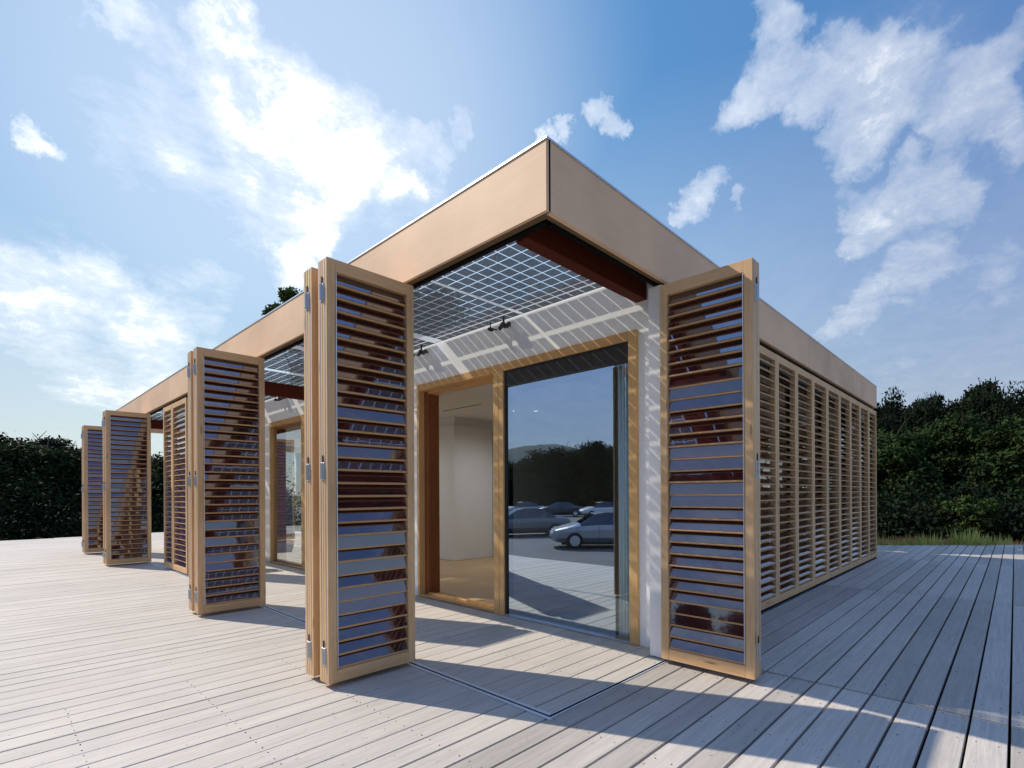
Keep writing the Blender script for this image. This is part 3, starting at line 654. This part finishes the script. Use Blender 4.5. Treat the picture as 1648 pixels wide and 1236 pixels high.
def tree(x, y, top, var, rz, label, group, wide=1.0, kind='broadleaf_tree'):
    h = top-GZ; s = h/10.0; src = (TV if var < 10 else TL)[var % (4 if var < 10 else 3)]
    t_ = empty(kind, (x, y, GZ), rz); t_.scale = (s*wide, s*wide, s)
    obj('crown', src[0], t_); obj('trunk', src[1], t_)
    return tag(t_, label, 'tree', group)
ordn = ['nearest the pavilion', 'second from the pavilion', 'third from the pavilion', 'fourth from the pavilion', 'fifth from the pavilion', 'sixth from the pavilion', 'seventh from the pavilion', 'eighth from the pavilion', 'ninth from the pavilion', 'tenth from the pavilion', 'eleventh from the pavilion', 'twelfth from the pavilion', 'low front row, nearest the pavilion', 'low front row, second', 'low front row, third', 'low front row, fourth', 'low front row, fifth']
RT = [(45.71, 6.09, 8.52), (51.49, 5.85, 10.2), (55.11, 4.97, 9.27), (49.71, 3.37, 9.08), (58.11, 3.27, 10.51), (53.84, 1.95, 8.99), (58.55, 1.37, 10.13), (54.05, 0.29, 10.16), (58.7, -0.22, 11.33), (53.97, -1.08, 10.03), (61.58, -1.78, 10.33), (56.84, -2.62, 9.13),(42.5,7.2,6.7),(40.8,4.2,5.9),(42.6,.6,6.3),(41.0,-3.2,6.0),(44.0,-6.8,6.6)] #(46.4,5.2,9.3),(51.0,7.5,8.4),(51.1,3.2,9.0),(57.0,3.6,9.2),(49.9,1.6,8.0),(54.5,.1,10.4),(51.0,-1.6,9.2),(58.4,-1.9,10.3),(53.9,-3.4,8.9),(58.0,-4.9,10.4),(52.0,-6.5,9.6)]
for i, (x, y, t_) in enumerate(RT):
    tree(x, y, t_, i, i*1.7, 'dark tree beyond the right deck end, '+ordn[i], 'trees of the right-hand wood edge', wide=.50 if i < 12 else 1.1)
LT_ = [(-2.4,67.8,8.0),(-.6,60.3,6.1),(1.0,69.5,7.3),(1.9,60.0,6.4),(3.6,72.1,7.9),(4.2,60.8,5.9),(6.2,68.0,6.6),(7.2,61.5,6.3),(9.9,57.0,5.2),(12.2,62.7,6.2),(14.5,66.0,6.4),(17.0,62.0,6.5)]
for i, (x, y, t_) in enumerate(LT_):
    x = -2.13+(x+2.13)*.52; y = -1.83+(y+1.83)*.52; t_ = 1.21+(t_-1.21)*.52
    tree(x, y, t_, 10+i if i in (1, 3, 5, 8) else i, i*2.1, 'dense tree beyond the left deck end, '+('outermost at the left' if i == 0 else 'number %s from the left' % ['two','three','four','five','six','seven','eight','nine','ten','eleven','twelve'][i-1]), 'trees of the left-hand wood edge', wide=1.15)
# tall tree rising over the roof
tt = empty('broadleaf_tree', (11.4, 18.9, GZ)); obj('crown', leaf_cloud('crown', (0, 0, 7.9), (4.3, 4.3, 4.7), 75, 42000, .14, 140, 'leaf_mid', rag=.25), tt); obj('trunk', trunk_mesh(10, .24, 141, 2.2), tt)
tag(tt, 'tall tree behind the pavilion, seen over the roof edge and through the glass roof', 'tree')
tt = empty('broadleaf_tree', (8.1, 22.2, GZ), 1.0); obj('crown', leaf_cloud('crown', (0, 0, 10.3), (1.35, 1.35, 1.7), 24, 9000, .13, 143, 'leaf_mid', rag=.2), tt); obj('trunk', trunk_mesh(10.5, .14, 144, 1.0), tt)
tag(tt, 'slender tree whose green top shows over the roof edge left of the nearest folded shutters', 'tree')
# pale conifer-like shrub in front of the right-hand wood
sh = empty('shrub', (29.6, -.3, GZ)); obj('foliage', leaf_cloud('foliage', (0, 0, 1.0), (1.35, 1.35, 1.15), 26, 5000, .10, 150, 'leaf_mid', rag=.4), sh); obj('stem', trunk_mesh(2.0, .05, 151, .7), sh)
tag(sh, 'lighter green bushy shrub standing in front of the dark right-hand wood', 'shrub')
# trees, hill across the parking lot (mirrored in the glass)
MT = [(-37.9,40.0,5.0),(-39.4,38.4,6.2),(-41.6,36.4,7.0),(-43.0,34.6,7.2),(-44.4,33.2,7.6),(-45.6,30.9,7.0),(-46.5,27.5,6.8),(-40.5,44.5,5.8),(-47.5,22.5,7.0),(-49,16,7.5),(-50,9,8.0),(-38.5,50,6.2),(-51,1,7.5),(-50,-8,8.2)]
on2 = ['first','second','third','fourth','fifth','sixth','seventh','eighth','ninth','tenth','eleventh','twelfth','thirteenth','fourteenth']
for i, (x, y, t_) in enumerate(MT):
    tree(x, y, t_, 10+i if i % 2 else i, i*1.3, on2[i]+' tree of the row across the parking lot', 'trees across the parking lot', wide=1.0)
b = MB(); nr, ns = 10, 32; vs = []; fs = []; g = random.Random(3)
for i in range(nr+1):
    for j in range(ns):
        a = 2*math.pi*j/ns; q = i/nr; z = 17.5*(1-q*q)**2*(1+.03*g.uniform(-1, 1)); vs.append((-116+48*q*math.cos(a), 104+60*q*math.sin(a), GZ-.5+z))
for i in range(nr):
    for j in range(ns): fs.append((i*ns+j, i*ns+(j+1) % ns, (i+1)*ns+(j+1) % ns, (i+1)*ns+j))
b.add(vs, fs, 'hill_green'); struct(b.build('hill', smooth=True))

# low undergrowth closing the foot of both wood edges, too many plants to count
def undergrowth(pts, n_, seed, hh, ls):
    g = np.random.default_rng(seed); P_ = np.array(pts, float); k_ = g.integers(0, len(P_)-1, n_); t_ = g.uniform(0, 1, n_)[:, None]
    c = P_[k_]*(1-t_)+P_[k_+1]*t_; c = c + g.normal(size=(n_, 2))*1.3
    z = GZ + np.abs(g.normal(size=n_))*hh*.5*(1+.5*np.sin(c[:, 0]*1.7)*np.cos(c[:, 1]*1.3))
    p = np.concatenate([c, z[:, None]], 1); a = g.normal(size=(n_, 3)); a /= np.linalg.norm(a, axis=1)[:, None]; b2 = np.cross(a, g.normal(size=(n_, 3))); b2 /= np.linalg.norm(b2, axis=1)[:, None]
    v = np.empty((n_, 4, 3)); v[:, 0] = p-a*ls; v[:, 1] = p+b2*ls*.5; v[:, 2] = p+a*ls; v[:, 3] = p-b2*ls*.5
    me = bpy.data.meshes.new('undergrowth'); me.vertices.add(n_*4); me.vertices.foreach_set('co', v.reshape(-1)); me.loops.add(n_*4); me.loops.foreach_set('vertex_index', np.arange(n_*4)); me.polygons.add(n_); me.polygons.foreach_set('loop_start', np.arange(n_)*4)
    me.update(calc_edges=True); me.validate(); at = me.attributes.new('rnd', 'FLOAT', 'FACE'); at.data.foreach_set('value', g.uniform(0, 1, n_).astype(np.float32)); me.materials.append(MATS['leaf_dark']); return me
o = obj('undergrowth', undergrowth([(22,13),(26.5,7.5),(31.5,2.8),(31.5,-1.5),(35,-6.5),(38,-11)], 60000, 301, 1.6, .13)); tag(o, 'dark bushy undergrowth along the foot of the right-hand trees', 'undergrowth', kind='stuff')
o = obj('undergrowth', undergrowth([(-7,31),(-3,27.5),(1,27),(4,26),(8,26),(13,25)], 60000, 302, 1.9, .085)); tag(o, 'dark bushy undergrowth along the foot of the left-hand trees', 'undergrowth', kind='stuff')
for i, (x, y) in enumerate(((12.9, 2.25), (11.6, 2.3), (10.55, 2.9))):  # unseen trees, added to cast shade on the far deck end
    t_ = empty('added_shade_tree', (x, y, GZ), i*2.0); obj('crown', leaf_cloud('crown', (0, 0, 4.0), (1.35, 1.35, 1.2), 40, 12000, .10, 310+i, 'leaf_mid', rag=.2), t_); obj('trunk', trunk_mesh(4.6, .09, 320+i, 1.0), t_)
    tag(t_, ('outermost small dense tree added for shade at the far deck edge behind the shaded end', 'middle small dense tree added for shade behind the shaded end', 'small dense tree added for shade, tucked against the rear wall')[i]+' of the pavilion', 'tree')

# ------------------------------------------------------------------ grass tufts along the far deck edge
def tuft_mesh(seed, r, h):
    g = random.Random(seed); b = MB()
    for i in range(420):
        a = g.uniform(0, 6.28); q = r*.35*g.random(); base = Vector((q*math.cos(a), q*math.sin(a), 0)); ln = h*g.uniform(.55, 1.1); out_ = r*g.uniform(.3, 1.1); a2 = a+g.uniform(-.5, .5)
        dr = Vector((math.cos(a2), math.sin(a2), 0)); sd = Vector((-dr.y, dr.x, 0))*.018
        p0 = base; p1 = base+dr*out_*.45+Vector((0, 0, ln*.65)); p2 = base+dr*out_+Vector((0, 0, ln*g.uniform(.75, 1.0)))
        b.add([p0-sd, p0+sd, p1+sd*1.1, p1-sd*1.1, p2], [(0, 1, 2, 3), (3, 2, 4)], 'leaf_tuft', rnd=g.uniform(.01, 1))
    return b.mesh('grass_tuft', fixn=False)
TM = [tuft_mesh(200+i, .26, 1.17) for i in range(3)]
TP = [(12.25,.55,1.0),(12.50,.26,.85),(12.62,.09,.9),(12.88,-.20,1.0),(13.05,-.40,1.05),(13.2,-.57,.8),(13.42,-.80,.9),(13.50,-.92,1.1),(13.60,-1.04,1.15),(13.72,-1.16,1.1),(13.98,-1.46,1.0),(14.22,-1.75,.85),(14.6,-2.2,.9)]
for i, (x, y, s) in enumerate(TP):
    o = obj('grass_tuft', TM[i % 3], None, (x, y, GZ), i*1.1); o.scale = (s, s, .45+.57*s)
    tag(o, 'yellow-green grass tuft beyond the far right deck edge, '+(ordn[:12]+['thirteenth from the pavilion'])[i], 'grass tuft', 'grass tufts along the deck edge')
# timber edging rail behind the tufts
b = MB(); M = Matrix.Translation((17.2, 2.4, GZ)) @ Matrix.Rotation(math.atan2(-2.39, 2.24), 4, 'Z'); b.box((-7, -.05, 0), (9, .05, .30), 'concrete', M=M, bev=.01)
tag(b.build('bed_edging'), 'low straight kerb edging across the red mulch bed behind the grass tufts', 'edging')

# ------------------------------------------------------------------ parked cars
def car_parts(paint_):
    # body lofted from stations along x: (x, half width, sill z, shoulder z, roof z or None, roof half width)
    st = [(-2.28,.60,.42,.62,.64,.5),(-2.22,.76,.28,.80,.84,.62),(-1.95,.85,.20,.88,.95,.70),(-1.45,.88,.18,.92,.99,.72),(-.95,.89,.17,.93,1.34,.60),(-.55,.89,.17,.93,1.43,.58),(.15,.89,.17,.92,1.44,.58),(.55,.89,.17,.91,1.36,.60),(1.15,.88,.18,.88,.98,.72),(1.65,.86,.20,.80,.86,.70),(2.10,.78,.26,.70,.74,.62),(2.28,.58,.36,.58,.60,.45)]
    vs = []; prof = 10; b = MB()
    for (x, w_, z0, zs, zr, rw) in st:
        half = [(w_*.86, z0), (w_, z0+(zs-z0)*.35), (w_*1.0, z0+(zs-z0)*.75), (w_*.97, zs), (rw, zr-.03 if zr > 1.2 else zr)]
        vs += [(x, y_, z_) for y_, z_ in half] + [(x, -y_, z_) for y_, z_ in reversed(half)]
    body = []; win = []
    for i in range(len(st)-1):
        for j in range(prof):
            f_ = (i*prof+j, i*prof+(j+1) % prof, (i+1)*prof+(j+1) % prof, (i+1)*prof+j)
            cab = 3 <= i <= 7
            (win if cab and j in (3, 5) and 4 <= i <= 6 or (i in (3, 7) and j in (3, 4, 5)) else body).append(f_)
    body += [tuple(range(prof)), tuple(range((len(st)-1)*prof+prof-1, (len(st)-1)*prof-1, -1))]
    for sy in (-1, 1):
        for sx in (-.62, .42, 1.25): b.box((sx, sy*.893-.004, .26), (sx+.012, sy*.893+.004, .88), 'black_metal')
        b.box((-1.9, sy*.885-.010, .17), (1.9, sy*.885+.010, .26), 'black_metal')
        for sx in (-.50, .55): b.box((sx-.10, sy*.90-.012, .79), (sx, sy*.90+.012, .815), 'aluminium')
    b.box((-2.30, -.26, .48), (-2.27, .26, .59), 'white_paint'); b.box((2.26, -.45, .36), (2.30, .45, .46), 'black_metal')
    b.add(vs, body, paint_); b.add(vs, win, 'car_glass'); bm_ = b.mesh('body', smooth=False)
    wh = MB(); wh.cyl((0, -.11, 0), (0, .11, 0), .315, 'rubber', 24); wh.cyl((0, -.116, 0), (0, -.111, 0), .20, 'aluminium', 20); wh.cyl((0, .111, 0), (0, .116, 0), .20, 'aluminium', 20)
    lm = MB(); lm.box((2.12, -.1, -.05), (2.20, .1, .05), 'head_lamp', bev=.01); tm = MB(); tm.box((-2.25, -.1, -.06), (-2.18, .1, .06), 'tail_lamp', bev=.01)
    return bm_, wh.mesh('wheel', smooth=False), lm.mesh('headlight'), tm.mesh('tail_light')
CB = {p_: car_parts(p_) for p_ in ('paint_silver', 'paint_grey', 'paint_dark', 'paint_white')}
def car(x, y, rz, p_, label):
    c = empty('parked_car', (x, y, GZ+.012), rz); bm_, wm, lm, tm = CB[p_]
    obj('body', bm_, c)
    for wx in (-1.38, 1.38):
        for wy in (-.80, .80): obj('wheel', wm, c, (wx, wy, .315))
    for wy in (-.56, .56): obj('headlight', lm, c, (0, wy, .66)); obj('tail_light', tm, c, (0, wy, .74))
    tag(c, label, 'car', 'cars parked across from the deck')
def mirpos(px, D):
    d = fw + r3*((px-CX)/F_PX); p = CAM + d*D; return 3-p.x, p.y
CARS = [(845,27,.62,'paint_grey','grey parked car, nearer row, mirrored at the left of the large pane'),(975,21,.80,'paint_silver','silver parked car, the nearest one, mirrored at the right of the large pane'),
 (842,50,.5,'paint_silver','silver parked car, farther row, mirrored at the far left of the pane'),(902,49,.9,'paint_dark','dark parked car in the middle of the farther row'),(970,48,.6,'paint_white','white parked car, farther row, mirrored near the bronze sash')]
for px, D, rz, p_, lb in CARS:
    x, y = mirpos(px, D); car(x, y, rz, p_, lb)
